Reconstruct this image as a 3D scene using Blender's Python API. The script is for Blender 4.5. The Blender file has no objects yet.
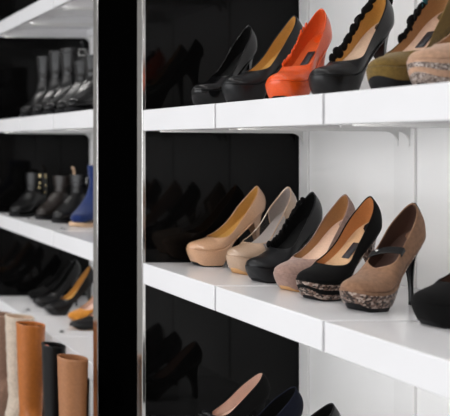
import bpy, bmesh, math, random
from mathutils import Vector
random.seed(7)
PI = math.pi
sc = bpy.context.scene
COL = sc.collection

# ------------------------------------------------------------------ materials
def nmat(name):
    m = bpy.data.materials.new(name); m.use_nodes = True
    nt = m.node_tree; b = nt.nodes['Principled BSDF']
    return m, nt, b

def setp(b, **kw):
    for k, v in kw.items():
        k = k.replace('_', ' ')
        for i in b.inputs:
            if i.name.lower() == k.lower():
                i.default_value = v if not isinstance(v, tuple) or len(v) == 4 else (*v, 1)

def noise_node(nt, scale, detail=4):
    tc = nt.nodes.new('ShaderNodeTexCoord')
    n = nt.nodes.new('ShaderNodeTexNoise'); n.inputs['Scale'].default_value = scale
    n.inputs['Detail'].default_value = detail
    nt.links.new(tc.outputs['Object'], n.inputs['Vector'])
    return n

def bump(nt, b, src, strength, dist=0.001):
    bp = nt.nodes.new('ShaderNodeBump'); bp.inputs['Strength'].default_value = strength
    bp.inputs['Distance'].default_value = dist
    nt.links.new(src, bp.inputs['Height']); nt.links.new(bp.outputs['Normal'], b.inputs['Normal'])

def vary(nt, b, src, c0, c1, lo=.3, hi=.7):
    r = nt.nodes.new('ShaderNodeValToRGB')
    r.color_ramp.elements[0].position = lo; r.color_ramp.elements[1].position = hi
    r.color_ramp.elements[0].color = (*c0, 1); r.color_ramp.elements[1].color = (*c1, 1)
    nt.links.new(src, r.inputs['Fac']); nt.links.new(r.outputs['Color'], b.inputs['Base Color'])

def scl(c, k): return tuple(min(1, x*k) for x in c)

def leather(name, c, rough=.33, coat=.0, bumpk=.25, scale=420, spec=.5):
    m, nt, b = nmat(name)
    n = noise_node(nt, scale, 3)
    vary(nt, b, n.outputs['Fac'], scl(c, .9), scl(c, 1.08))
    setp(b, roughness=rough, coat_weight=coat, coat_roughness=.06, specular_ior_level=spec)
    bump(nt, b, n.outputs['Fac'], bumpk, .0006)
    return m

def suede(name, c, sheen=.25):
    m, nt, b = nmat(name)
    n = noise_node(nt, 160, 6)
    vary(nt, b, n.outputs['Fac'], scl(c, .82), scl(c, 1.15))
    setp(b, roughness=.95, specular_ior_level=.15, sheen_weight=sheen, sheen_roughness=.5)
    n2 = noise_node(nt, 900, 2)
    bump(nt, b, n2.outputs['Fac'], .35, .0006)
    return m

def glitter(name, c0, c1, c2, scale):
    m, nt, b = nmat(name)
    tc = nt.nodes.new('ShaderNodeTexCoord')
    v = nt.nodes.new('ShaderNodeTexVoronoi'); v.inputs['Scale'].default_value = scale
    nt.links.new(tc.outputs['Object'], v.inputs['Vector'])
    r = nt.nodes.new('ShaderNodeValToRGB'); r.color_ramp.interpolation = 'CONSTANT'
    e = r.color_ramp.elements
    e[0].position = 0; e[0].color = (*c0, 1); e[1].position = .42; e[1].color = (*c1, 1)
    k = e.new(.68); k.color = (*c2, 1)
    nt.links.new(v.outputs['Color'], r.inputs['Fac']); nt.links.new(r.outputs['Color'], b.inputs['Base Color'])
    setp(b, roughness=.35, metallic=.35)
    bump(nt, b, v.outputs['Distance'], .6, .001)
    return m

def plain(name, c, rough=.5, metal=0., spec=.5, coat=0., coat_rough=.05):
    m, nt, b = nmat(name)
    n = noise_node(nt, 6, 3)
    vary(nt, b, n.outputs['Fac'], scl(c, .985), scl(c, 1.015))
    setp(b, roughness=rough, metallic=metal, specular_ior_level=spec, coat_weight=coat, coat_roughness=coat_rough)
    return m

M = {}
M['shelf'] = plain('white_lacquered_steel', (.82, .815, .83), .16, spec=.5)
M['wall'] = plain('white_wall_panel', (.88, .875, .865), .28, spec=.4)
M['upright'] = plain('white_upright_paint', (.84, .835, .825), .4)
M['bracket'] = plain('white_bracket_paint', (.70, .70, .69), .4)
M['gloss_black'] = plain('black_glass_panel', (.0025, .0024, .0024), .06, spec=.13)
M['matt_black'] = plain('black_laminate', (.0006, .0006, .0006), .8, spec=0.)
M['chrome'] = plain('brushed_chrome', (.70, .69, .67), .16, metal=1.)
M['floor'] = plain('grey_shop_floor', (.42, .41, .40), .35)
M['ceiling'] = plain('shop_ceiling', (.6, .6, .6), .8)
M['bench'] = plain('dark_bench_laminate', (.06, .058, .055), .4)
M['shade_wall'] = plain('shop_wall_paint', (.35, .34, .33), .8)
M['nude'] = leather('nude_patent', (.56, .325, .19), .22, .5, .05)
M['nude2'] = leather('beige_patent', (.45, .31, .215), .22, .5, .05)
M['black'] = leather('black_leather', (.0045, .0045, .005), .30, .0, .25, spec=.34)
M['black_shine'] = leather('black_patent', (.004, .004, .0045), .2, .15, .04, spec=.3)
M['grey_black'] = leather('charcoal_leather', (.0065, .007, .008), .34, .0, .3, spec=.32)
M['grey_boot'] = leather('grey_black_leather', (.007, .007, .0075), .24, .0, .3, spec=.38)
M['brown_black'] = leather('brown_black_leather', (.012, .008, .0065), .34, .0, .3, spec=.4)
M['black_suede'] = suede('black_suede', (.0032, .003, .003), .015)
M['orange'] = leather('orange_leather', (.76, .088, .009), .3, .25, .08)
M['olive'] = suede('olive_suede', (.155, .098, .026), .15)
M['tan_suede'] = suede('tan_suede', (.46, .28, .185), .2)
M['taupe'] = suede('taupe_suede', (.30, .19, .155), .2)
M['mocha'] = suede('mocha_suede', (.235, .128, .076), .12)
M['navy'] = suede('navy_suede', (.004, .0055, .014), .05)
M['blue_suede'] = suede('blue_suede', (.007, .020, .095), .2)
M['ochre'] = suede('ochre_suede', (.55, .22, .03), .2)
M['lining_ochre'] = leather('ochre_lining', (.50, .26, .060), .55, .0, .15)
M['lining_tan'] = leather('tan_lining', (.58, .36, .20), .55, .0, .15)
M['lining_beige'] = leather('beige_lining', (.60, .42, .30), .55, .0, .15)
M['lining_orange'] = leather('orange_lining', (.60, .095, .016), .5, .0, .15)
M['lining_dark'] = leather('dark_brown_lining', (.060, .026, .016), .6, .0, .15)
M['lining_cognac'] = leather('cognac_lining', (.50, .215, .075), .5, .0, .15)
M['lining_black'] = leather('black_lining', (.005, .005, .005), .7, .0, .15, spec=.12)
M['lining_brown'] = leather('brown_tan_lining', (.36, .185, .075), .5, .0, .15)
M['insole_pink'] = leather('pinkish_insole', (.66, .44, .32), .5, .0, .15)
M['lining_pink'] = leather('pale_pink_lining', (.66, .45, .36), .55, .0, .15)
M['lining_grey'] = leather('grey_lining', (.28, .24, .22), .6, .0, .15)
M['outsole_black'] = plain('black_outsole', (.007, .007, .008), .6, spec=.2)
M['outsole_tan'] = plain('tan_outsole', (.55, .30, .12), .55)
M['outsole_beige'] = plain('beige_outsole', (.62, .42, .27), .6)
M['glitter'] = glitter('bronze_sequins', (.030, .018, .014), (.17, .105, .08), (.40, .31, .26), 250)
M['tiger'] = glitter('silver_sequins', (.13, .095, .08), (.30, .235, .20), (.48, .41, .37), 360)
M['label_dark'] = plain('dark_insole_label', (.02, .02, .025), .5)
M['silver'] = plain('silver_metal', (.72, .72, .70), .22, metal=1.)
def led_mat():
    m, nt, b = nmat('warm_light_bar')
    n = noise_node(nt, 5, 1)
    setp(b, base_color=(.9, .88, .8), emission_color=(1, .975, .945), emission_strength=LED)
    return m
LED = 25.
M['led'] = led_mat()
M['dark_metal'] = plain('dark_steel', (.22, .22, .22), .3, metal=1.)
M['gold'] = plain('gold_metal', (.80, .66, .38), .25, metal=1.)
M['teal'] = suede('teal_velvet', (.010, .075, .095), .2)
M['boot_tan'] = leather('cognac_boot_leather', (.43, .130, .022), .40, .0, .3, 120)
M['boot_beige'] = suede('beige_boot_suede', (.56, .47, .38), .2)
M['boot_taupe'] = suede('taupe_boot_suede', (.29, .175, .125), .2)
M['boot_brown'] = leather('brown_boot_leather', (.36, .155, .066), .42, .0, .3, 120)

def clear_mat():
    m, nt, b = nmat('clear_vinyl')
    n = noise_node(nt, 40, 2)
    setp(b, base_color=(.10, .09, .085), roughness=.06, transmission_weight=.0, alpha=.30, specular_ior_level=.35)
    bump(nt, b, n.outputs['Fac'], .05, .001)
    return m
M['clear'] = clear_mat()

# ------------------------------------------------------------------ object helpers
def link_mesh(name, verts, faces, mat, parent=None, merge=1e-5, sharp=40, solid=0., bevel=0., subd=0):
    me = bpy.data.meshes.new(name)
    bm = bmesh.new()
    vs = [bm.verts.new(v) for v in verts]
    for f in faces:
        if len(set(f)) >= 3:
            try: bm.faces.new([vs[i] for i in f])
            except ValueError: pass
    if merge: bmesh.ops.remove_doubles(bm, verts=bm.verts, dist=merge)
    bad = [f for f in bm.faces if f.calc_area() < 1e-12]
    if bad: bmesh.ops.delete(bm, geom=bad, context='FACES')
    loose = [v for v in bm.verts if not v.link_faces]
    if loose: bmesh.ops.delete(bm, geom=loose, context='VERTS')
    bmesh.ops.recalc_face_normals(bm, faces=bm.faces)
    bm.to_mesh(me); bm.free()
    me.materials.append(mat)
    me.polygons.foreach_set('use_smooth', [True]*len(me.polygons))
    me.set_sharp_from_angle(angle=math.radians(sharp))
    o = bpy.data.objects.new(name, me); COL.objects.link(o)
    if parent: o.parent = parent
    if solid:
        md = o.modifiers.new('thick', 'SOLIDIFY'); md.thickness = solid; md.offset = -1
    if bevel:
        md = o.modifiers.new('bev', 'BEVEL'); md.width = bevel; md.segments = 3; md.limit_method = 'ANGLE'
    if subd:
        md = o.modifiers.new('sub', 'SUBSURF'); md.levels = subd; md.render_levels = subd
    return o

def box_data(x0, x1, y0, y1, z0, z1):
    v = [(x, y, z) for x in (x0, x1) for y in (y0, y1) for z in (z0, z1)]
    f = [(0, 1, 3, 2), (4, 6, 7, 5), (0, 4, 5, 1), (2, 3, 7, 6), (0, 2, 6, 4), (1, 5, 7, 3)]
    return v, f

def box(name, x0, x1, y0, y1, z0, z1, mat, parent=None, bevel=0.):
    v, f = box_data(x0, x1, y0, y1, z0, z1)
    return link_mesh(name, v, f, mat, parent, bevel=bevel, sharp=30)

def struct(o):
    o['kind'] = 'structure'; return o

def thing(name, label, cat, loc, rz=0., group=None):
    o = bpy.data.objects.new(name, None); COL.objects.link(o)
    o.empty_display_size = .05
    o.location = loc; o.rotation_euler = (0, 0, rz)
    o['label'] = label; o['category'] = cat
    if group: o['group'] = group
    return o

def loft(rings, closed=True, cap0=False, cap1=False):
    n = len(rings[0]); v = []; f = []
    for r in rings: v += [tuple(p) for p in r]
    for i in range(len(rings)-1):
        for j in range(n if closed else n-1):
            k = (j+1) % n
            f.append((i*n+j, i*n+k, (i+1)*n+k, (i+1)*n+j))
    if cap0: f.append(tuple(range(n))[::-1])
    if cap1: f.append(tuple((len(rings)-1)*n+j for j in range(n)))
    return v, f

def smooth01(t):
    t = max(0., min(1., t)); return t*t*(3-2*t)
def lerp(a, b, t): return a+(b-a)*t

def ellipsoid(c, r, nu=10, nv=16, rot=0., tilt=0.):
    """Slightly pointed petal solid: verts and faces."""
    v = []; f = []
    for i in range(nu+1):
        a = -PI/2+PI*i/nu
        for j in range(nv):
            b = 2*PI*j/nv
            x, y, z = r[0]*math.sin(a), r[1]*math.cos(a)*math.cos(b), r[2]*math.cos(a)*math.sin(b)
            x2 = x*math.cos(tilt)-z*math.sin(tilt); z2 = x*math.sin(tilt)+z*math.cos(tilt)
            x3 = x2*math.cos(rot)-y*math.sin(rot); y3 = x2*math.sin(rot)+y*math.cos(rot)
            v.append((c[0]+x3, c[1]+y3, c[2]+z2))
    for i in range(nu):
        for j in range(nv):
            k = (j+1) % nv
            f.append((i*nv+j, i*nv+k, (i+1)*nv+k, (i+1)*nv+j))
    return v, f

def joined(parts):
    V = []; F = []
    for v, f in parts:
        o = len(V); V += v; F += [tuple(i+o for i in q) for q in f]
    return V, F

# ------------------------------------------------------------------ the high-heeled shoe
class Last:
    """Shape of one court shoe: local x runs from toe (0) to heel (L), z up, near side is -y."""
    def __init__(s, L=.200, P=.034, H=.143, wb=.0385, wh=.0255, th=.021, vamp=.028, st=.37,
                 side=.021, counter=.054, toe_len=.32, tilt=21, s0=.22, s1=1.28):
        s.__dict__.update(locals())
    def zf(s, t):
        k = smooth01((t-s.s0)/(s.s1-s.s0))/smooth01((1-s.s0)/(s.s1-s.s0))
        return s.P + (s.H-s.P)*k + .003*max(0, 1-t/.1)
    def w(s, t):
        if t < s.toe_len:
            q = t/s.toe_len
            return s.wb*math.sqrt(max(0, 1-(1-q)**2.15))
        if t < .66: return lerp(s.wb, s.wh*.97, smooth01((t-s.toe_len)/(.66-s.toe_len)))
        if t < .80: return lerp(s.wh*.97, s.wh, smooth01((t-.66)/.14))
        return s.wh*math.sqrt(max(0, 1-((t-.80)/.20)**2.0))
    def off(s, t): return .004*math.sin(PI*min(1, t*1.1))      # a foot is not symmetrical
    def h(s, t):
        base = lerp(s.th, s.vamp, smooth01((t-.08)/(s.st-.08)))
        base = base + max(0, t-s.st)*.11
        if t < .15: base *= math.sqrt(max(0, 1-(1-t/.15)**2))
        return max(base, 1e-4)
    def n(s, t): return lerp(2.0, 2.5, smooth01((t-.2)/.4))
    def phi(s, t): return math.radians(s.tilt)*smooth01((t-.35)/.6)
    def b(s, t):
        H = s.h(t)
        if t <= s.st: return H
        sd = lerp(s.side, s.counter, (max(0, t-.45)/.55)**1.7)
        q = min(1, (t-s.st)/.17); D = 1-(1-q**.72)**2.0
        return min(H, lerp(H, sd, D))
    def pt(s, t, y, zz):
        p = s.phi(t)
        return Vector((t*s.L-math.sin(p)*zz, y+s.off(t), s.zf(t)+math.cos(p)*zz))
    def sec(s, t, a, sgn, inset=0.):
        e = 2/s.n(t); w = max(0, s.w(t)-inset); H = max(1e-4, s.h(t)-inset)
        zz = H*math.sin(a)**e
        # the counter narrows towards the topline and bows gently backwards
        w *= 1-.30*smooth01((t-.6)/.4)*min(1, zz/.06)
        p = s.pt(t, sgn*w*max(0, math.cos(a))**e, zz)
        p.x -= 1.3*inset*smooth01((t-.78)/.2)
        p.x += .009*smooth01((t-.75)/.25)*math.sin(PI*min(1, zz/.055))
        return p
    def atop(s, t, k=1.):
        r = min(1, s.b(t)*k/s.h(t))
        return math.asin(min(1, r**(s.n(t)/2)))
    def samples(s):
        S = [s.toe_len*(1-math.cos(i/12*PI/2)) for i in range(12)]
        S += [lerp(s.toe_len, s.st, i/4) for i in range(4)]
        S += [s.st+(.80-s.st)*(i/16)**1.25 for i in range(16)]
        S += [.80+.20*math.sin(i/12*PI/2) for i in range(13)]
        return sorted(set(round(x, 5) for x in S))
    def shell(s, S, inset=0., k=1., drop=0.):
        m = 9; V = []; F = []
        for t in S:
            at = s.atop(t, k if t > s.st else 1.)
            for sg in (-1, 1):
                for j in range(m+1):
                    V.append(tuple(s.sec(t, at*j/m, sg, inset)))
        row = 2*(m+1)
        for i in range(len(S)-1):
            for q in (0, m+1):
                for j in range(m):
                    a = i*row+q+j
                    F.append((a, a+1, a+row+1, a+row))
        return V, F
    def outline(s, t0=0., t1=1., add=0.):
        S = [t for t in s.samples() if t0 <= t <= t1]
        if S[0] > t0: S = [t0]+S
        if S[-1] < t1: S.append(t1)
        P = [(t, -1) for t in S]+[(t, 1) for t in reversed(S)]
        return P
    def rim(s, sgn, S):
        return [s.sec(t, s.atop(t), sgn) for t in S]

def sole_block(last, t1, f0, f1, add=.0012, taper=-.011, toe_lift=.010, rise0=.37, thin=.004, K=5, bulge=.001):
    """Platform layer between height fractions f0..f1 (0 ground, 1 footbed)."""
    P = last.outline(0., t1)
    pts = [Vector((t*last.L, sg*last.w(t)+last.off(t))) for t, sg in P]
    n = len(pts); nor = []
    for i in range(n):
        d = pts[(i+1) % n]-pts[i-1]
        if d.length < 1e-9: d = Vector((0, 1))
        d.normalize(); nor.append(Vector((d.y, -d.x)))
    def zb(t):
        b = toe_lift*max(0, 1-t/.13)**2
        top = last.zf(t)-thin
        return lerp(b, top, smooth01((t-rise0)/(.54-rise0)))
    rings = []
    lev = [lerp(f0, f1, k/K) for k in range(K+1)]
    if f1 > .999: lev = lev[:-1]+[.955, 1.]; K += 1
    for f in lev:
        o0 = add + bulge*math.sin(PI*f) - (.0028 if f > .999 else 0); o1 = taper*(1-f)**1.5
        r = []
        for i, (t, sg) in enumerate(P):
            p = pts[i]+nor[i]*(o0+o1*(1-smooth01((t-.42)/.16))-.0045*smooth01((t-.65)/.3))
            r.append((p.x, p.y, lerp(zb(t), last.zf(t)+.0004, f)))
        rings.append(r)
    v, f = loft(rings)
    half = n//2
    for base, flip in ((0, 1), (K*n, 0)):
        for i in range(half-1):
            q = (base+i, base+i+1, base+n-2-i, base+n-1-i)
            f.append(q[::-1] if flip else q)
    return v, f

def heel_data(last, k1=.17, tipx=-.016, power=3.4, t0=.79, back=0.):
    P = last.outline(t0, 1.)
    top = [(t*last.L, sg*last.w(t)*1.01+last.off(t), last.zf(t)-.003) for t, sg in P]
    top = [(x-.0045*smooth01((x/last.L-.65)/.3), y*.93, z) for x, y, z in top]
    front = [(t0*last.L, y*last.w(t0)+last.off(t0), last.zf(t0)-.003) for y in (.6, .2, -.2, -.6)]
    top += front
    n = len(top)
    cx = sum(p[0] for p in top)/n; cy = sum(p[1] for p in top)/n
    tx = last.L+tipx
    rings = []
    Z0 = .006
    for i in range(15):
        t = (i/14)**1.35
        k = k1+(1-k1)*(1-t)**power
        ccx = lerp(cx, tx, 1-(1-t)**1.7)+back*math.sin(PI*t)
        rings.append([(ccx+(x-cx)*k*(1 if x < cx else 1), lerp(cy, last.off(1), t)+(y-cy)*k, lerp(z, Z0, t)) for x, y, z in top])
    v, f = loft(rings, True, True, True)
    tip = [(tx+(x-cx)*k1*1.04, last.off(1)+(y-cy)*k1*1.04) for x, y, z in top]
    tv, tf = loft([[(x, y, 0.) for x, y in tip], [(x, y, Z0+.0005) for x, y in tip]], True, True, True)
    return (v, f), (tv, tf)

def insole_data(last, t0=.16):
    S = [t for t in last.samples() if t >= t0]
    rings = []
    for t in S:
        w = max(0., last.w(t)-.0022)
        rings.append([tuple(last.pt(t, w*u, .0012+.002*u*u)) for u in (-1, -.6, -.2, .2, .6, 1)])
    return loft(rings, False)

def ribbon(path, up, width, thick):
    """Flat band along a path (list of Vector); up gives the band's width direction at each point."""
    rings = []
    n = len(path)
    for i, p in enumerate(path):
        d = (path[min(n-1, i+1)]-path[max(0, i-1)]).normalized()
        u = up[i].normalized(); q = d.cross(u).normalized()
        a = u*width/2; b = q*thick/2
        rings.append([p-a-b, p+a-b, p+a+b, p-a+b])
    return loft(rings, True, True, True)

def tube(path, r, n=8):
    rings = []
    for i, p in enumerate(path):
        d = (path[min(len(path)-1, i+1)]-path[max(0, i-1)]).normalized()
        a = d.orthogonal().normalized(); b = d.cross(a)
        if i and (a-pa).length > 1.2:
            pass
        if i:
            a = (pa-d*pa.dot(d)).normalized(); b = d.cross(a)
        pa = a
        rings.append([p+a*r*math.cos(2*PI*j/n)+b*r*math.sin(2*PI*j/n) for j in range(n)])
    return loft(rings, True, True, True)

def petals(c, size, n=6, flat=.35, seed=1):
    R = random.Random(seed)
    out = [ellipsoid(c, (size*.33, size*.33, size*.3), 8, 12)]
    for i in range(n):
        a = 2*PI*i/n+R.uniform(-.25, .25)
        d = size*.55
        cc = (c[0]+math.cos(a)*d*.9, c[1]+R.uniform(-.2, .2)*size, c[2]+math.sin(a)*d)
        out.append(ellipsoid(cc, (size*.5, size*flat, size*R.uniform(.24, .34)), 8, 12, R.uniform(-.5, .5), a))
    return joined(out)

def pump(name, label, toe_x, y, z, yaw, upper, lining, insole=None, heel=None, sole=None, outsole='outsole_black', outsole_f=.10,
         layers=None, label_patch=False, heel_k=.16, heel_power=3.4, piping=None, clear=None, group=None,
         frill=None, frill2=None, heel_bow=None, strap=None, front_bow=None, category='shoe', back_strip=None, toe_lift=.016, tipx=-.014, **lastkw):
    last = Last(**lastkw)
    # root at the middle of the shoe, on the shelf
    L = last.L; mx = L/2
    root = thing(name, label, category, (toe_x+mx, y, z), math.radians(yaw), group)
    def sh(d): v, f = d; return [(p[0]-mx, p[1], p[2]) for p in v], f
    def part(nm, d, m, **k): v, f = sh(d); return link_mesh(nm, v, f, M[m], root, **k)
    S = last.samples()
    if clear:
        a, b = clear
        part('upper', last.shell([t for t in S if t <= a+.001]), upper, solid=.0014)
        part('heel_counter', last.shell([t for t in S if t >= b-.001]), upper, solid=.0014)
        Sa = [max(t for t in S if t <= a+.001)]+[t for t in S if a < t < b]+[min(t for t in S if t >= b-.001)]
        part('clear_side_panel', last.shell(Sa), 'clear')
        part('lining', last.shell([t for t in S if t <= a-.01], .0022, .97), lining, sharp=60)
        part('counter_lining', last.shell([t for t in S if t >= b+.005], .0022, .97), lining, sharp=60)
    else:
        part('upper', last.shell(S), upper, solid=.0011)
        part('lining', last.shell([t for t in S if t >= .12], .0022, .97), lining, sharp=60)
    ins = part('insole', insole_data(last), insole or lining, sharp=80)
    if label_patch:
        R = []
        for t in (.58, .62, .66, .70, .74):
            R.append([tuple(last.pt(t, u*.0075, .0036)) for u in (-1, 0, 1)])
        v, f = sh(loft(R, False))
        link_mesh('insole_label', v, f, M['label_dark'], ins, solid=.0004)
    # platform and sole
    layers = layers or [(outsole_f, 1., sole or upper, 'platform')]
    for f0, f1, m, nm in layers:
        part(nm, sole_block(last, 1., f0, f1, toe_lift=toe_lift), m, sharp=50)
    part('outsole', sole_block(last, .93, 0., outsole_f, add=-.0005, toe_lift=toe_lift, K=2), outsole, sharp=50)
    hd, tip = heel_data(last, heel_k, power=heel_power, tipx=tipx)
    hp = part('heel', hd, heel or upper, sharp=50)
    v, f = sh(tip); link_mesh('heel_tip', v, f, M['outsole_black'], hp, sharp=40)
    # topline piping
    if piping:
        Sr = [t for t in S if t >= last.st]
        path = [last.sec(t, last.atop(t), -1) for t in Sr]
        path += [last.sec(t, last.atop(t), 1) for t in reversed(Sr[:-1])]
        path2 = [path[0]]
        for p in path[1:]:
            if (p-path2[-1]).length > .0008: path2.append(p)
        part('topline_piping', tube(path2, .0012, 6), piping)
    if strap:
        s_near, s_far, mt, hh = strap
        path = []; up = []
        for k in (.8,):
            path.append(last.sec(s_near, last.atop(s_near)*k, -1)+Vector((0, -.0018, 0)))
        p0 = last.sec(s_near, last.atop(s_near), -1); p1 = last.sec(s_far, last.atop(s_far), 1)
        for i in range(13):
            u = i/12
            path.append(p0.lerp(p1, u)+Vector((0, -.0018*(1-2*u), .001+hh*math.sin(PI*u))))
        for k in (.8,):
            path.append(last.sec(s_far, last.atop(s_far)*k, 1)+Vector((0, .0018, 0)))
        for i in range(len(path)): up.append(Vector((.85, 0, .9)))
        sp = part('strap', ribbon(path, up, .0155, .0022), mt, bevel=.0005)
        bk = path[10]+Vector((-.0022, 0, .0022))
        v, f = ellipsoid((bk.x-mx, bk.y, bk.z), (.003, .003, .003), 8, 12)
        link_mesh('stud', v, f, M['silver'], sp)
    if back_strip:
        path = []; up = []
        for i in range(9):
            path.append(last.sec(1., last.atop(1.)*(1-i/8*.97)*.99, 1)+Vector((.0014, 0, 0))); up.append(Vector((0, 1, 0)))
        part('back_strip', ribbon(path, up, .007, .002), back_strip)
    for frill in (frill, frill2):
        if not frill: continue
        sg, t0, t1, mt, size, cnt = frill
        R = random.Random(cnt); out = []
        for i in range(cnt):
            t = lerp(t0, t1, i/(cnt-1)); p = last.sec(t, last.atop(t), sg)
            k = R.uniform(.75, 1.15)*size
            out.append(ellipsoid((p.x-k*.15, p.y+sg*k*R.uniform(-.1, .25), p.z+k*R.uniform(-.05, .22)),
                                 (k, k*.32, k*R.uniform(.55, .8)), 8, 12, R.uniform(-.7, .7), R.uniform(.6, 2.3)))
        part('ruffle', joined(out), mt)
    if heel_bow:
        mt, size = heel_bow
        p = last.sec(1., last.atop(1.)*.93, 1)+Vector((.010, 0, 0))
        bw = joined([ellipsoid((p.x, p.y-size*.55, p.z+size*.2), (size*.2, size*.6, size*.32), 8, 12, .3, .2),
                     ellipsoid((p.x, p.y+size*.55, p.z+size*.2), (size*.2, size*.6, size*.32), 8, 12, -.3, .2),
                     ellipsoid((p.x, p.y, p.z), (size*.2, size*.2, size*.24), 8, 12),
                     ellipsoid((p.x+.002, p.y-size*.3, p.z-size*.55), (size*.1, size*.2, size*.6), 8, 12, .2, .1),
                     ellipsoid((p.x+.002, p.y+size*.3, p.z-size*.55), (size*.1, size*.2, size*.6), 8, 12, -.2, .1)])
        part('bow', bw, mt)
    if front_bow:
        mt, size = front_bow
        p = last.pt(last.st, 0, last.h(last.st))+Vector((-.004, 0, .004))
        out = [ellipsoid(tuple(p), (size*.28, size*.28, size*.25), 8, 12)]
        for sg in (-1, 1):
            out.append(ellipsoid((p.x, p.y+sg*size*.7, p.z+.001), (size*.35, size*.65, size*.22), 8, 12))
            for d in (-.5, 0, .5):
                out.append(ellipsoid((p.x-size*.5+d*size*.2, p.y+sg*size*(.35+d*.3), p.z-.004), (size*.6, size*.12, size*.12), 8, 8, sg*-.4+d, -.35))
        part('bow', joined(out), mt)
    return root

# ------------------------------------------------------------------ boots
def cat(P, n):
    """Catmull-Rom through key points P (tuples), n samples per span."""
    P = [Vector(p) for p in P]; out = []
    for i in range(len(P)-1):
        a = P[max(0, i-1)]; b = P[i]; c = P[i+1]; d = P[min(len(P)-1, i+2)]
        for k in range(n):
            t = k/n
            out.append(.5*((2*b)+(c-a)*t+(2*a-5*b+4*c-d)*t*t+(3*b-a-3*c+d)*t**3))
    out.append(P[-1]); return out

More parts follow.
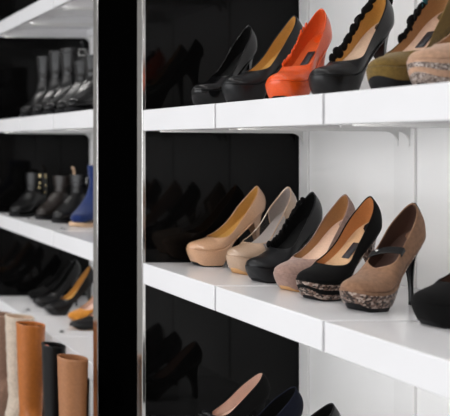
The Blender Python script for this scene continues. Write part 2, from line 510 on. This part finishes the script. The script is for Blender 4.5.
def boot(name, label, toe_x, y, z, yaw, upper, height=.22, heel_h=.06, L=.245, shaft=.052, lining='lining_black', sole='outsole_black',
         straps=(), studs=None, slouch=0., wedge=None, heel_mat=None, category='boot', group=None, tag=None, cuff=None, shaft_w=None, lean=0., plat=.012, loops=None):
    root = thing(name, label, category, (toe_x+L/2, y, z), math.radians(yaw), group)
    mx = L/2; sh_x = L-.056; so = plat
    sw = shaft_w or shaft*.86
    ah = so+heel_h
    bx = sh_x+shaft*.95; fx = sh_x-shaft
    # back/sole line, front/top line, half width
    kf = min(1., max(.3, (height-.025-ah)/.14))
    K = [((.0, so+.010), (.0, so+.014), .004),
         ((.012, so), (.010, so+.030), .022),
         ((.05, so), (.045, so+.041), .038),
         ((.09, so+heel_h*.12), (.087, so+.052+heel_h*.2), .041),
         ((.14, so+heel_h*.6), (.124, so+.070+heel_h*.5), .036),
         ((.20, ah*.985), (fx-.004, ah+.082*kf), .034),
         ((L-.006, ah+.004), (fx-.003, ah+.102*kf), .034),
         ((L, ah+.045*kf), (fx, ah+.118*kf), .037),
         ((L-.006, ah+.085*kf), (fx, ah+.132*kf), .040)]
    top0 = ah+.14*kf
    nsh = 4 if height < .30 else 10
    for i in range(1, nsh+1):
        q = i/nsh; zz = lerp(top0, height, q)
        flare = (1+.10*math.sin(q*PI*.85)) if height > .3 else 1.
        r_ = shaft*((.72+.28*q**.8) if height > .3 else 1.)
        bx, fx = sh_x+r_*.95, sh_x-r_
        if height > .3: flare = r_/shaft if i > 1 else flare
        K.append(((bx+lean*q+(0 if height > .3 else (flare-1)*shaft), zz), (fx+lean*q-(0 if height > .3 else (flare-1)*.5*shaft), zz+.004), lerp(.041, sw, min(1, q*1.6))*flare))
    B = cat([(k[0][0], k[0][1], k[2]) for k in K], 5); Fp = cat([(k[1][0], k[1][1], 0) for k in K], 5)
    N = 28; rings = []
    R = random.Random(hash(label) % 1000 if False else len(label))
    for i in range(len(B)):
        b, f = B[i], Fp[i]
        cx, cz = (b.x+f.x)/2, (b.y+f.y)/2; dx, dz = (f.x-b.x)/2, (f.y-b.y)/2
        w = max(.002, b.z)
        wr = 1+slouch*.035*math.sin(i*1.15+.6) if i > 40 else 1.
        if i > 25 and not slouch: wr = 1+.006*math.sin(i*.9)*max(0, 1-(i-25)/22)
        r = []
        for j in range(N):
            a = 2*PI*j/N; c, s_ = math.cos(a), math.sin(a)
            e = .88
            cc = math.copysign(abs(c)**e, c); ss = math.copysign(abs(s_)**e, s_)
            lump = 1+slouch*.02*math.sin(3*a+i*.7)
            r.append((cx+dx*cc*wr*lump-mx, w*ss*wr*lump, cz+dz*cc*wr))
        rings.append(r)
    v, f = loft(rings, True, True, False)
    up = link_mesh('upper', v, f, M[upper], root, sharp=60, solid=.0022)
    # lining inside the shaft
    top = rings[-1]; c = Vector((sum(p[0] for p in top)/N, 0, 0))
    lr = []
    for d, k in ((.0005, .97), (.012, .945), (.05, .93), (.09, .90)):
        lr.append([(c.x+(p[0]-c.x)*k, p[1]*k, p[2]-d) for p in top])
    v, f = loft(lr, True, False, True); link_mesh('lining', v, f, M[lining], root, sharp=60)
    # sole
    lastp = Last(L=L, P=so, H=ah, wb=.043, wh=.035, s0=.25, s1=1.1)
    sd = sole_block(lastp, 1., 0., 1., add=.002, taper=-.002, toe_lift=.004, rise0=.38, thin=.006)
    if wedge:
        wv = []
        P = lastp.outline(.34, 1.)
        ringt = [(t*L-mx, sg*lastp.w(t)*1.0+lastp.off(t), lastp.zf(t)-.004) for t, sg in P]
        ringb = [(t*L-mx-.012*t, sg*lastp.w(t)*.9+lastp.off(t), 0.) for t, sg in P]
        v, f = loft([ringb, ringt], True, True, True)
        link_mesh('wedge', v, f, M[wedge], root, sharp=50)
    link_mesh('sole', [(p[0]-mx, p[1], p[2]) for p in sd[0]], sd[1], M[sole], root, sharp=50)
    if not wedge:
        hd, tip = heel_data(lastp, .78, tipx=-.036, power=1.5, t0=.70)
        h_ = link_mesh('heel', [(p[0]-mx, p[1], p[2]) for p in hd[0]], hd[1], M[heel_mat or sole], root, sharp=50)
        link_mesh('heel_tip', [(p[0]-mx, p[1], p[2]) for p in tip[0]], tip[1], M['outsole_black'], h_, sharp=40)
    def ring_at(q):   # q index on the lofted rings
        q = max(0, min(len(rings)-1.001, q)); i = int(q); u = q-i
        return [Vector(rings[i][j]).lerp(Vector(rings[i+1][j]), u) for j in range(N)]
    for q, wd, mt, buck in straps:
        lo, mid, hi = ring_at(q-wd), ring_at(q), ring_at(q+wd)
        c = sum(mid, Vector())/N
        def grow(r, g): return [c+(p-c)*g+((p-c).normalized()*.0) for p in r]
        rr = [lo, grow(lo, 1.05), grow(hi, 1.05), hi]
        # keep the band parallel to the surface
        cl = sum(lo, Vector())/N; ch = sum(hi, Vector())/N
        rr = [[cl+(p-cl)*1.0 for p in lo], [cl+(p-cl)*1.06 for p in lo], [ch+(p-ch)*1.06 for p in hi], [ch+(p-ch)*1.0 for p in hi]]
        v, f = loft(rr); st = link_mesh('strap', v, f, M[mt], root, sharp=45)
        if buck:
            # the buckle sits on the near side, towards the toe
            jb = min(range(N), key=lambda j: mid[j].y+.35*mid[j].x)
            p = c+(mid[jb]-c)*1.09
            n_ = (mid[jb]-c); n_.z = 0; n_.normalize(); tdir = Vector((-n_.y, n_.x, 0))
            path = [p+tdir*.012*a+Vector((0, 0, .011*b)) for a, b in ((-1, -1), (1, -1), (1, 1), (-1, 1), (-1, -1))]
            v, f = tube(path, .0022, 6); link_mesh('buckle', v, f, M[buck], st)
    if studs:
        mt, qs, js = studs
        for q in qs:
            r = ring_at(q); c = sum(r, Vector())/N
            for j in js:
                p = c+(r[j]-c)*1.02
                v, f = ellipsoid(tuple(p), (.0055, .0055, .0055), 6, 10)
                link_mesh('stud', v, f, M[mt], root)
    if tag:
        r = ring_at(len(rings)-1); p = r[0].lerp(sum(r, Vector())/N, .25)
        v, f = box_data(p.x-.002, p.x+.010, -.014, .010, p.z-.03, p.z-.004); link_mesh('inner_label', v, f, M[tag], root, bevel=.001)
    if loops:
        r = ring_at(len(rings)-1.2); p = r[N//2] if True else r[0]
        path = [p+Vector((.002+.016*math.sin(a), 0, .006+.03*math.cos(a))) for a in [PI*k/10 for k in range(11)]]
        v, f = tube(path, .0045, 8); link_mesh('pull_loop', v, f, M[loops], root)
    return root

# ------------------------------------------------------------------ the place
E = 1.45                      # eye height
XF, XB = .95, 1.364           # shelf front plane, back wall plane
T = .0545
Y0, Y1 = 2.075, 2.368         # divider
YE = 3.47                     # far end panel
YN = .70                      # near end of the near bay
ROOM_Z = 2.75

def room(nm, *a): return struct(box(nm, *a))
room('floor', -2.6, 1.50, -1.0, 4.6, -.10, 0., M['floor'])
room('ceiling', -2.6, 1.50, -1.0, 4.6, ROOM_Z, ROOM_Z+.1, M['ceiling'])
room('wall_right', XB, 1.50, -1.0, 4.6, 0., ROOM_Z, M['wall'])
room('wall_back', -2.6, XB, 4.5, 4.6, 0., ROOM_Z, M['shade_wall'])
room('wall_front', -2.6, XB, -1.1, -1.0, 0., ROOM_Z, M['shade_wall'])
# divider between the bays: dark core, glossy panels facing the bays, chrome edge strips
room('wall_divider', XF+.004, XB, Y0+.006, Y1-.006, 0., ROOM_Z, M['matt_black'])
room('trim_1', XF+.003, XB, Y0, Y0+.006, 0., ROOM_Z, M['gloss_black'])
room('trim_2', XF+.003, XB, Y1-.006, Y1, 0., ROOM_Z, M['shade_wall'])
def strip(nm, y0, y1):
    o = box(nm, XF-.003, XF+.006, y0, y1, 0., ROOM_Z, M['chrome'], bevel=.0015); struct(o)
strip('trim_3', Y0-.012, Y0+.018)
strip('trim_4', Y1-.018, Y1+.014)
room('wall_end', XF, XB, YE, YE+.05, 0., ROOM_Z, M['gloss_black'])
# slotted uprights on the back wall
def upright(nm, y0, y1):
    v, f = box_data(XB-.006, XB, y0, y1, .0, ROOM_Z)
    parts = [(v, f)]
    o = link_mesh(nm, v, f, M['upright'], bevel=.001, sharp=30); struct(o)
upright('trim_5', Y0-.034, Y0-.001)
SR = [Y0, 1.728, 1.387, 1.047, .707]
SL = [Y1, 2.735, 3.102, YE]
for i, y in enumerate(SR[1:-1]): upright('trim_%d' % (6+i), y-.028, y+.028)
for i, y in enumerate(SL[1:-1]): upright('trim_%d' % (10+i), y-.028, y+.028)

def bracket_data(y, th=.004, D=XB-XF):
    """Gusset plate under a board: thin arm with a quarter-round fillet at the back wall."""
    pts = [(D*.10, 0), (D*.10, -.005)]
    for i in range(11):
        a = PI/2*i/10
        pts.append((D-.034+.028*math.sin(a), -.008-.028*(1-math.cos(a))))
    pts += [(D-.006, -.040), (D-.001, -.040), (D-.001, 0)]
    V = [(XF+x, y-th/2, z) for x, z in pts]+[(XF+x, y+th/2, z) for x, z in pts]
    n = len(pts)
    F = [tuple(range(n)), tuple(range(2*n-1, n-1, -1))]
    for i in range(n):
        k = (i+1) % n; F.append((i, i+n, k+n, k))
    return V, F

def board(label, y0, y1, ztop, group, studs=False, light=True):
    yc = (y0+y1)/2
    o = thing('shelf_board', label, 'shelf', (XF, yc, ztop), 0, group)
    g = .0030
    D = XB-XF-.001
    v, f = box_data(0, D, y0-yc+g, y1-yc-g, -T, 0)
    # a folded steel tray: hollow from below, with a deep front lip
    lip = .018
    v2 = [(lip, y0-yc+.012, -T), (D-.012, y0-yc+.012, -T), (D-.012, y1-yc-.012, -T), (lip, y1-yc-.012, -T)]
    v3 = [(a, b, -T+.030) for a, b, c in v2]
    outer = [(0, y0-yc+g, -T), (D, y0-yc+g, -T), (D, y1-yc-g, -T), (0, y1-yc-g, -T)]
    outt = [(a, b, 0) for a, b, c in outer]
    V = outt+outer+v2+v3
    F = [(0, 1, 2, 3)]
    for i in range(4):
        k = (i+1) % 4
        F += [(i, i+4, k+4, k), (i+4, i+8, k+8, k+4), (i+8, i+12, k+12, k+8)]
    F.append((15, 14, 13, 12))
    link_mesh('tray', V, F, M['shelf'], o, bevel=.0022, sharp=30)
    for yy in (y0+.016, y1-.016):
        bv, bf = bracket_data(yy-yc)
        link_mesh('bracket', [(x-XF, y, z-T+.002) for x, y, z in bv], bf, M['bracket'], o, sharp=30)
    if light:
        a0, a1 = y0-yc+.04, y1-yc-.04
        v, f = box_data(lip+.003, lip+.021, a0, a1, -T+.012, -T+.022)
        lb = link_mesh('light_bar', v, f, M['bracket'], o)
        v, f = box_data(lip+.005, lip+.019, a0+.002, a1-.002, -T+.0112, -T+.0120)
        link_mesh('diffuser', v, f, M['led'], lb)
    if studs:
        prof = [(.0085, 0), (.0085, .003), (.006, .0045), (.0055, .007), (.003, .0082), (.0005, .0085)]
        k = thing('tag_holder', 'small steel tag holder on ' + studs, 'tag holder', (XF+.052, y0+.060, ztop), 0, 'tag holders of the far bay')
        for nm, R0 in (('base', prof[:2]), ('knob', prof[2:])):
            R = [[(r*math.cos(2*PI*j/14), r*math.sin(2*PI*j/14), z-(.0015 if nm == 'knob' and i == 0 else 0)) for j in range(14)] for i, (r, z) in enumerate(R0)]
            v, f = loft(R, True, True, True); link_mesh(nm, v, f, M['dark_metal'], k)
    return o

RZ = {'top': E+.484, 'upper': E+.0878, 'middle': E-.3065, 'lower': E-.705}
LZ = {'top': E+.518, 'upper': E+.1036, 'middle': E-.2974, 'lower': E-.658, 'base': E-1.11}
pos_r = ['beside the black divider panel', 'second from the black divider panel', 'third from the black divider panel', 'fourth from the black divider panel']
what_r = {'top': 'highest white shelf board of the near bay', 'upper': 'white shelf board under the orange pump row', 'middle': 'white shelf board under the nude pump row',
          'lower': 'low white shelf board under the bow pump row'}
for k, z in RZ.items():
    for i in range(4):
        if k == 'top' and i > 2: continue
        board('%s, %s' % (what_r[k], pos_r[i]), SR[i+1], SR[i], z, 'shelf boards of the near bay')
pos_l = ['next to the chrome strip', 'in the middle', 'at the dark far end']
what_l = {'top': 'white shelf board above the dark ankle boots', 'upper': 'white shelf board carrying the dark ankle boots', 'middle': 'white shelf board carrying the blue suede boot row',
          'lower': 'white shelf board behind the tall boots'}
for k, z in LZ.items():
    if k == 'base': continue
    for i in range(3):
        board('%s, %s' % (what_l[k], pos_l[i]), SL[i], SL[i+1], z, 'shelf boards of the far bay', studs=({'upper': 'the dark ankle boot board ', 'middle': 'the blue boot board ', 'lower': 'the low heel board '}[k]+pos_l[i]) if k != 'top' else False)
# deep base bench of the far bay (the tall boots stand on it)
bn = thing('display_bench', 'low dark bench in front of the far bay carrying the tall boots', 'bench', (.745, 2.81, 0))
box('bench_top', -.20, .20, -.65, .65, LZ['base']-.04, LZ['base'], M['bench'], bn, .003)
box('bench_front', -.17, -.15, -.63, .63, .0, LZ['base']-.04, M['bench'], bn)
box('bench_side', -.15, .19, -.63, -.61, .0, LZ['base']-.04, M['bench'], bn)
box('bench_side', -.15, .19, .61, .63, .0, LZ['base']-.04, M['bench'], bn)

# ------------------------------------------------------------------ shoes of the near bay
def tx(px, z): return (px+225)*z/800      # toe position across the shelf for a shoe at depth z
G1, G2, G3 = 'high heels on the upper shelf', 'high heels on the middle shelf', 'shoes on the lower shelf'
Z = RZ['middle']
pump('platform_pump', 'glossy nude patent platform pump with ochre lining beside the black panel', 1.0379, 2.02, Z, 6,
     'nude', 'lining_ochre', group=G2, L=.2037, H=.1505, P=.0425, st=.30, outsole_f=.08, toe_lift=.019)
pump('platform_pump', 'beige patent platform pump with clear see-through sides and tan sole', 1.067, 1.905, Z, 15,
     'nude2', 'lining_grey', group=G2, L=.1895, H=.1525, P=.042, st=.30, outsole='outsole_tan', outsole_f=.17, clear=(.38, .74), piping='nude2')
pump('platform_pump', 'black leather platform pump with ruffled velvet edge behind the taupe pump', 1.048, 1.795, Z, 15,
     'grey_black', 'lining_black', group=G2, L=.193, H=.148, P=.034, st=.40, frill=(1, .45, .92, 'black_suede', .008, 20))
pump('platform_pump', 'plain taupe suede platform pump with tan lining', 1.046, 1.69, Z, 15,
     'taupe', 'lining_brown', 'insole_pink', group=G2, L=.195, H=.149, P=.036, st=.305, outsole='outsole_tan', outsole_f=.12)
pump('platform_pump', 'black suede pump with two sequinned bands around its platform and cognac lining', 1.031, 1.595, Z, 16,
     'black_suede', 'lining_cognac', 'lining_tan', group=G2, L=.194, H=.151, P=.038, st=.305, heel='glitter', label_patch=True,
     layers=[(.08, .36, 'glitter', 'sequin_band'), (.36, .60, 'black_suede', 'platform'), (.60, .88, 'glitter', 'sequin_band'), (.88, 1., 'black_suede', 'welt')])
pump('mary_jane_pump', 'mocha suede pump with black buckled strap and sequinned platform band', 1.043, 1.495, Z, 20,
     'mocha', 'lining_dark', group=G2, L=.194, H=.144, P=.0375, st=.375, tipx=-.022, heel='black_shine', outsole_f=.22, side=.030,
     layers=[(.22, .85, 'glitter', 'sequin_band'), (.85, 1., 'mocha', 'welt')], strap=(.60, .53, 'black_shine', .005), back_strip='black_shine')
pump('platform_pump', 'plain black suede platform pump with dark lining, nearest on the middle shelf', 1.0776, 1.355, Z, 8,
     'black_suede', 'lining_dark', group=G2, L=.2, H=.145, P=.040, st=.31, vamp=.030)
Z = RZ['upper']
pump('platform_pump', 'plain black patent pump nearest the black panel on the upper shelf', .994, 1.93, Z, 18,
     'black_shine', 'lining_black', group=G1, L=.1837, H=.152, P=.0375, st=.39)
pump('platform_pump', 'black leather pump with ochre lining standing behind the orange pump', 1.010, 1.81, Z, 8,
     'grey_black', 'lining_ochre', group=G1, L=.191, H=.155, P=.044, st=.34)
pump('platform_pump', 'bright orange leather platform pump with a ruffled edge', 1.015, 1.68, Z, 27,
     'orange', 'lining_orange', group=G1, L=.180, H=.152, P=.039, st=.375, label_patch=True, frill=(1, .48, .86, 'orange', .0065, 14), outsole_f=.14)
pump('platform_pump', 'black leather platform pump with tan insole, black ruffle and bow at the heel', 1.038, 1.57, Z, 17,
     'black', 'lining_ochre', 'lining_beige', group=G1, L=.1935, H=.1625, P=.042, st=.325, heel_bow=('black_suede', .020), frill=(1, .46, .95, 'black_suede', .012, 16))
pump('platform_pump', 'olive green suede platform pump with thick black platform base', 1.049, 1.43, Z, 17,
     'olive', 'lining_brown', 'insole_pink', group=G1, L=.191, H=.159, P=.046, st=.30, label_patch=True,
     layers=[(.1, .48, 'outsole_black', 'platform'), (.48, 1., 'olive', 'covered_platform')], frill=(1, .56, .82, 'black_suede', .010, 11), frill2=(1, .80, .86, 'teal', .010, 3))
pump('platform_pump', 'tan suede platform pump with silver sequinned bands, nearest on the upper shelf', 1.045, 1.33, Z, 12,
     'tan_suede', 'lining_brown', 'insole_pink', group=G1, L=.210, H=.163, P=.049, st=.31, label_patch=True,
     layers=[(.08, .40, 'tiger', 'sequin_band'), (.40, .62, 'tan_suede', 'platform'), (.62, .84, 'tiger', 'sequin_band'), (.84, 1., 'tan_suede', 'welt')])
Z = RZ['lower']
kw = dict(P=.015, H=.103, s0=.24, s1=1.15, side=.030, counter=.056, tilt=14, group=G3, outsole_f=.25, heel_k=.3)
pump('court_shoe', 'black suede court shoe with beige lining and a bow at the throat', 1.185-.215, 1.92, Z, 2,
     'black_suede', 'lining_pink', L=.215, front_bow=('grey_black', .022), **kw)
pump('court_shoe', 'navy suede court shoe beside the black shoe with a bow', 1.188-.215, 1.80, Z, 4, 'navy', 'lining_black', L=.215, **kw)
pump('court_shoe', 'black leather court shoe nearest on the lower shelf', 1.193-.215, 1.685, Z, 4, 'black', 'lining_black', L=.215, **kw)

# ------------------------------------------------------------------ boots and shoes of the far bay
G4, G5, G6, G7 = 'dark ankle boots on the high far shelf', 'boots on the middle far shelf', 'heels on the low far shelf', 'tall boots on the bench'
def by_shaft(label, X, dep, yaw, mat, hgt, hh, **k):
    # the boot is set down by where its shaft stands
    Lb = .245; o = Lb/2-.056; a = math.radians(yaw)
    return boot('ankle_boot', label, X-o*math.cos(a)-Lb/2, dep-o*math.sin(a), Z, yaw, mat, hgt, hh, **k)
Z = LZ['upper']
by_shaft('plain grey black ankle boot farthest along the upper far shelf', 1.113, 3.25, 42, 'grey_boot', .246, .05, group=G4)
by_shaft('plain grey black ankle boot second from the dark end of the upper far shelf', 1.112, 3.10, 42, 'grey_boot', .250, .05, group=G4)
by_shaft('black ankle boot with a buckled strap and top loop in the dark boot row', 1.11, 2.97, 42, 'grey_boot', .245, .05, group=G4,
     straps=[(52, 1.6, 'black', 'silver')], loops='black')
by_shaft('low black ankle boot with two straps around its shaft', 1.107, 2.83, 42, 'black', .185, .045, group=G4,
     straps=[(50, 1.2, 'grey_boot', None), (56, 1.2, 'grey_boot', None)])
by_shaft('black ankle boot next to the chrome strip on the upper far shelf', 1.093, 2.70, 42, 'grey_boot', .190, .045, group=G4)
Z = LZ['middle']
by_shaft('black ankle boot with rows of gold studs', 1.105, 3.385, 45, 'black', .172, .03, group=G5, shaft=.046,
     studs=('gold', (33, 40, 47, 54), (21, 24)))
by_shaft('brown black ankle boot with pale pull loop', 1.18, 3.25, 40, 'brown_black', .165, .045, group=G5, loops='outsole_beige')
by_shaft('black strapped ankle boot behind the blue boot', 1.20, 3.12, 40, 'black', .175, .045, group=G5,
     straps=[(38, 1.5, 'grey_boot', None), (44, 1.3, 'grey_boot', 'silver'), (50, 1.3, 'grey_boot', None), (56, 1.3, 'grey_boot', None)])
by_shaft('royal blue suede ankle boot with tan sole', 1.215, 2.98, 40, 'blue_suede', .215, .06, group=G5, wedge='blue_suede', sole='outsole_beige', plat=.014)
Z = LZ['lower']
pump('court_shoe', 'dark black pump farthest along the low far shelf', tx(27, 3.38), 3.38, Z, 8, 'black_suede', 'lining_black', group=G6, L=.2, P=.02, H=.12)
pump('court_shoe', 'black leather pump second from the dark end of the low far shelf', tx(32, 3.24), 3.24, Z, 8, 'black', 'lining_black', group=G6, L=.2, P=.02, H=.14)
pump('platform_pump', 'black leather pump with bright ochre insole on the low far shelf', tx(43, 3.10), 3.10, Z, 8, 'black', 'lining_ochre', group=G6, L=.205, P=.022, H=.135)
pump('court_shoe', 'ochre suede pump behind the pointed black pump', tx(67, 2.97), 2.97, Z, 10, 'ochre', 'lining_pink', group=G6, L=.19, P=.018, H=.135, st=.28)
pump('court_shoe', 'pointed black pump with pale pink lining beside the chrome strip', tx(69, 2.85), 2.85, Z, 4, 'black', 'lining_pink', group=G6, L=.21, P=.010, H=.12,
     wb=.036, toe_len=.36, outsole='outsole_tan', outsole_f=.3)
Z = LZ['base']
def tall(label, px, dep, mat, top, **k):
    Lb = .25; X = (px+225)*dep/800
    return boot('tall_boot', label, X-(Lb-.056), dep, Z, k.pop('yaw', 0), mat, height=(E+top)-Z, heel_h=.03, L=Lb, group=G7, **k)
tall('tall taupe brown suede boot, farthest of the tall boots', 1, 2.95, 'boot_taupe', -.627, shaft=.05, lining='lining_dark')
tall('tall slouchy pale beige suede boot', 20, 2.78, 'boot_beige', -.600, shaft=.05, lining='lining_beige', slouch=.45)
tall('tall cognac tan leather boot', 31, 2.62, 'boot_tan', -.590, shaft=.047, lining='lining_dark', slouch=.15)
tall('tall black leather boot with an orange label inside', 54, 2.455, 'black', -.617, shaft=.036, lining='lining_black', tag='orange', shaft_w=.036)
tall('tall black boot in the shadow behind the medium brown boot', 78, 2.35, 'black', -.687, shaft=.033, shaft_w=.030)
tall('tall medium brown leather boot nearest the chrome strip', 73, 2.245, 'boot_brown', -.600, shaft=.042, lining='lining_beige', slouch=.15)

# ------------------------------------------------------------------ light
def area(nm, loc, rot, sx, sy, power, col=(1, 1, 1)):
    l = bpy.data.lights.new(nm, 'AREA'); l.shape = 'RECTANGLE'; l.size = sx; l.size_y = sy; l.energy = power; l.color = col
    o = bpy.data.objects.new(nm, l); COL.objects.link(o); o.location = loc; o.rotation_euler = rot
    o['kind'] = 'helper'
    return o
area('ceiling_light', (-1.75, 1.75, ROOM_Z-.02), (0, 0, 0), 1.3, 4.6, 62, (1, .985, .96))
area('aisle_fill_light', (-2.55, 1.75, 1.40), (0, -PI/2, 0), 1.5, 4.8, 86, (.97, .98, 1))  # unseen fill added across the aisle to brighten shelf fronts and back wall
w = bpy.data.worlds.new('World'); sc.world = w; w.use_nodes = True
bg = w.node_tree.nodes['Background']; bg.inputs[0].default_value = (.9, .95, 1, 1); bg.inputs[1].default_value = .3

# ------------------------------------------------------------------ camera
cam = bpy.data.cameras.new('camera'); co = bpy.data.objects.new('camera', cam); COL.objects.link(co)
co.location = (0, 0, E); co.rotation_euler = (PI/2, 0, 0)
cam.sensor_fit = 'HORIZONTAL'; cam.sensor_width = 36; cam.lens = 36*800/450
cam.shift_x = 1.0; cam.shift_y = -64/450
cam.clip_start = .05
cam.dof.use_dof = True; cam.dof.focus_distance = 1.72; cam.dof.aperture_fstop = 4.5
sc.camera = co
sc.view_settings.view_transform = 'Standard'; sc.view_settings.look = 'None'
sc.view_settings.gamma = 1; sc.view_settings.exposure = 0.
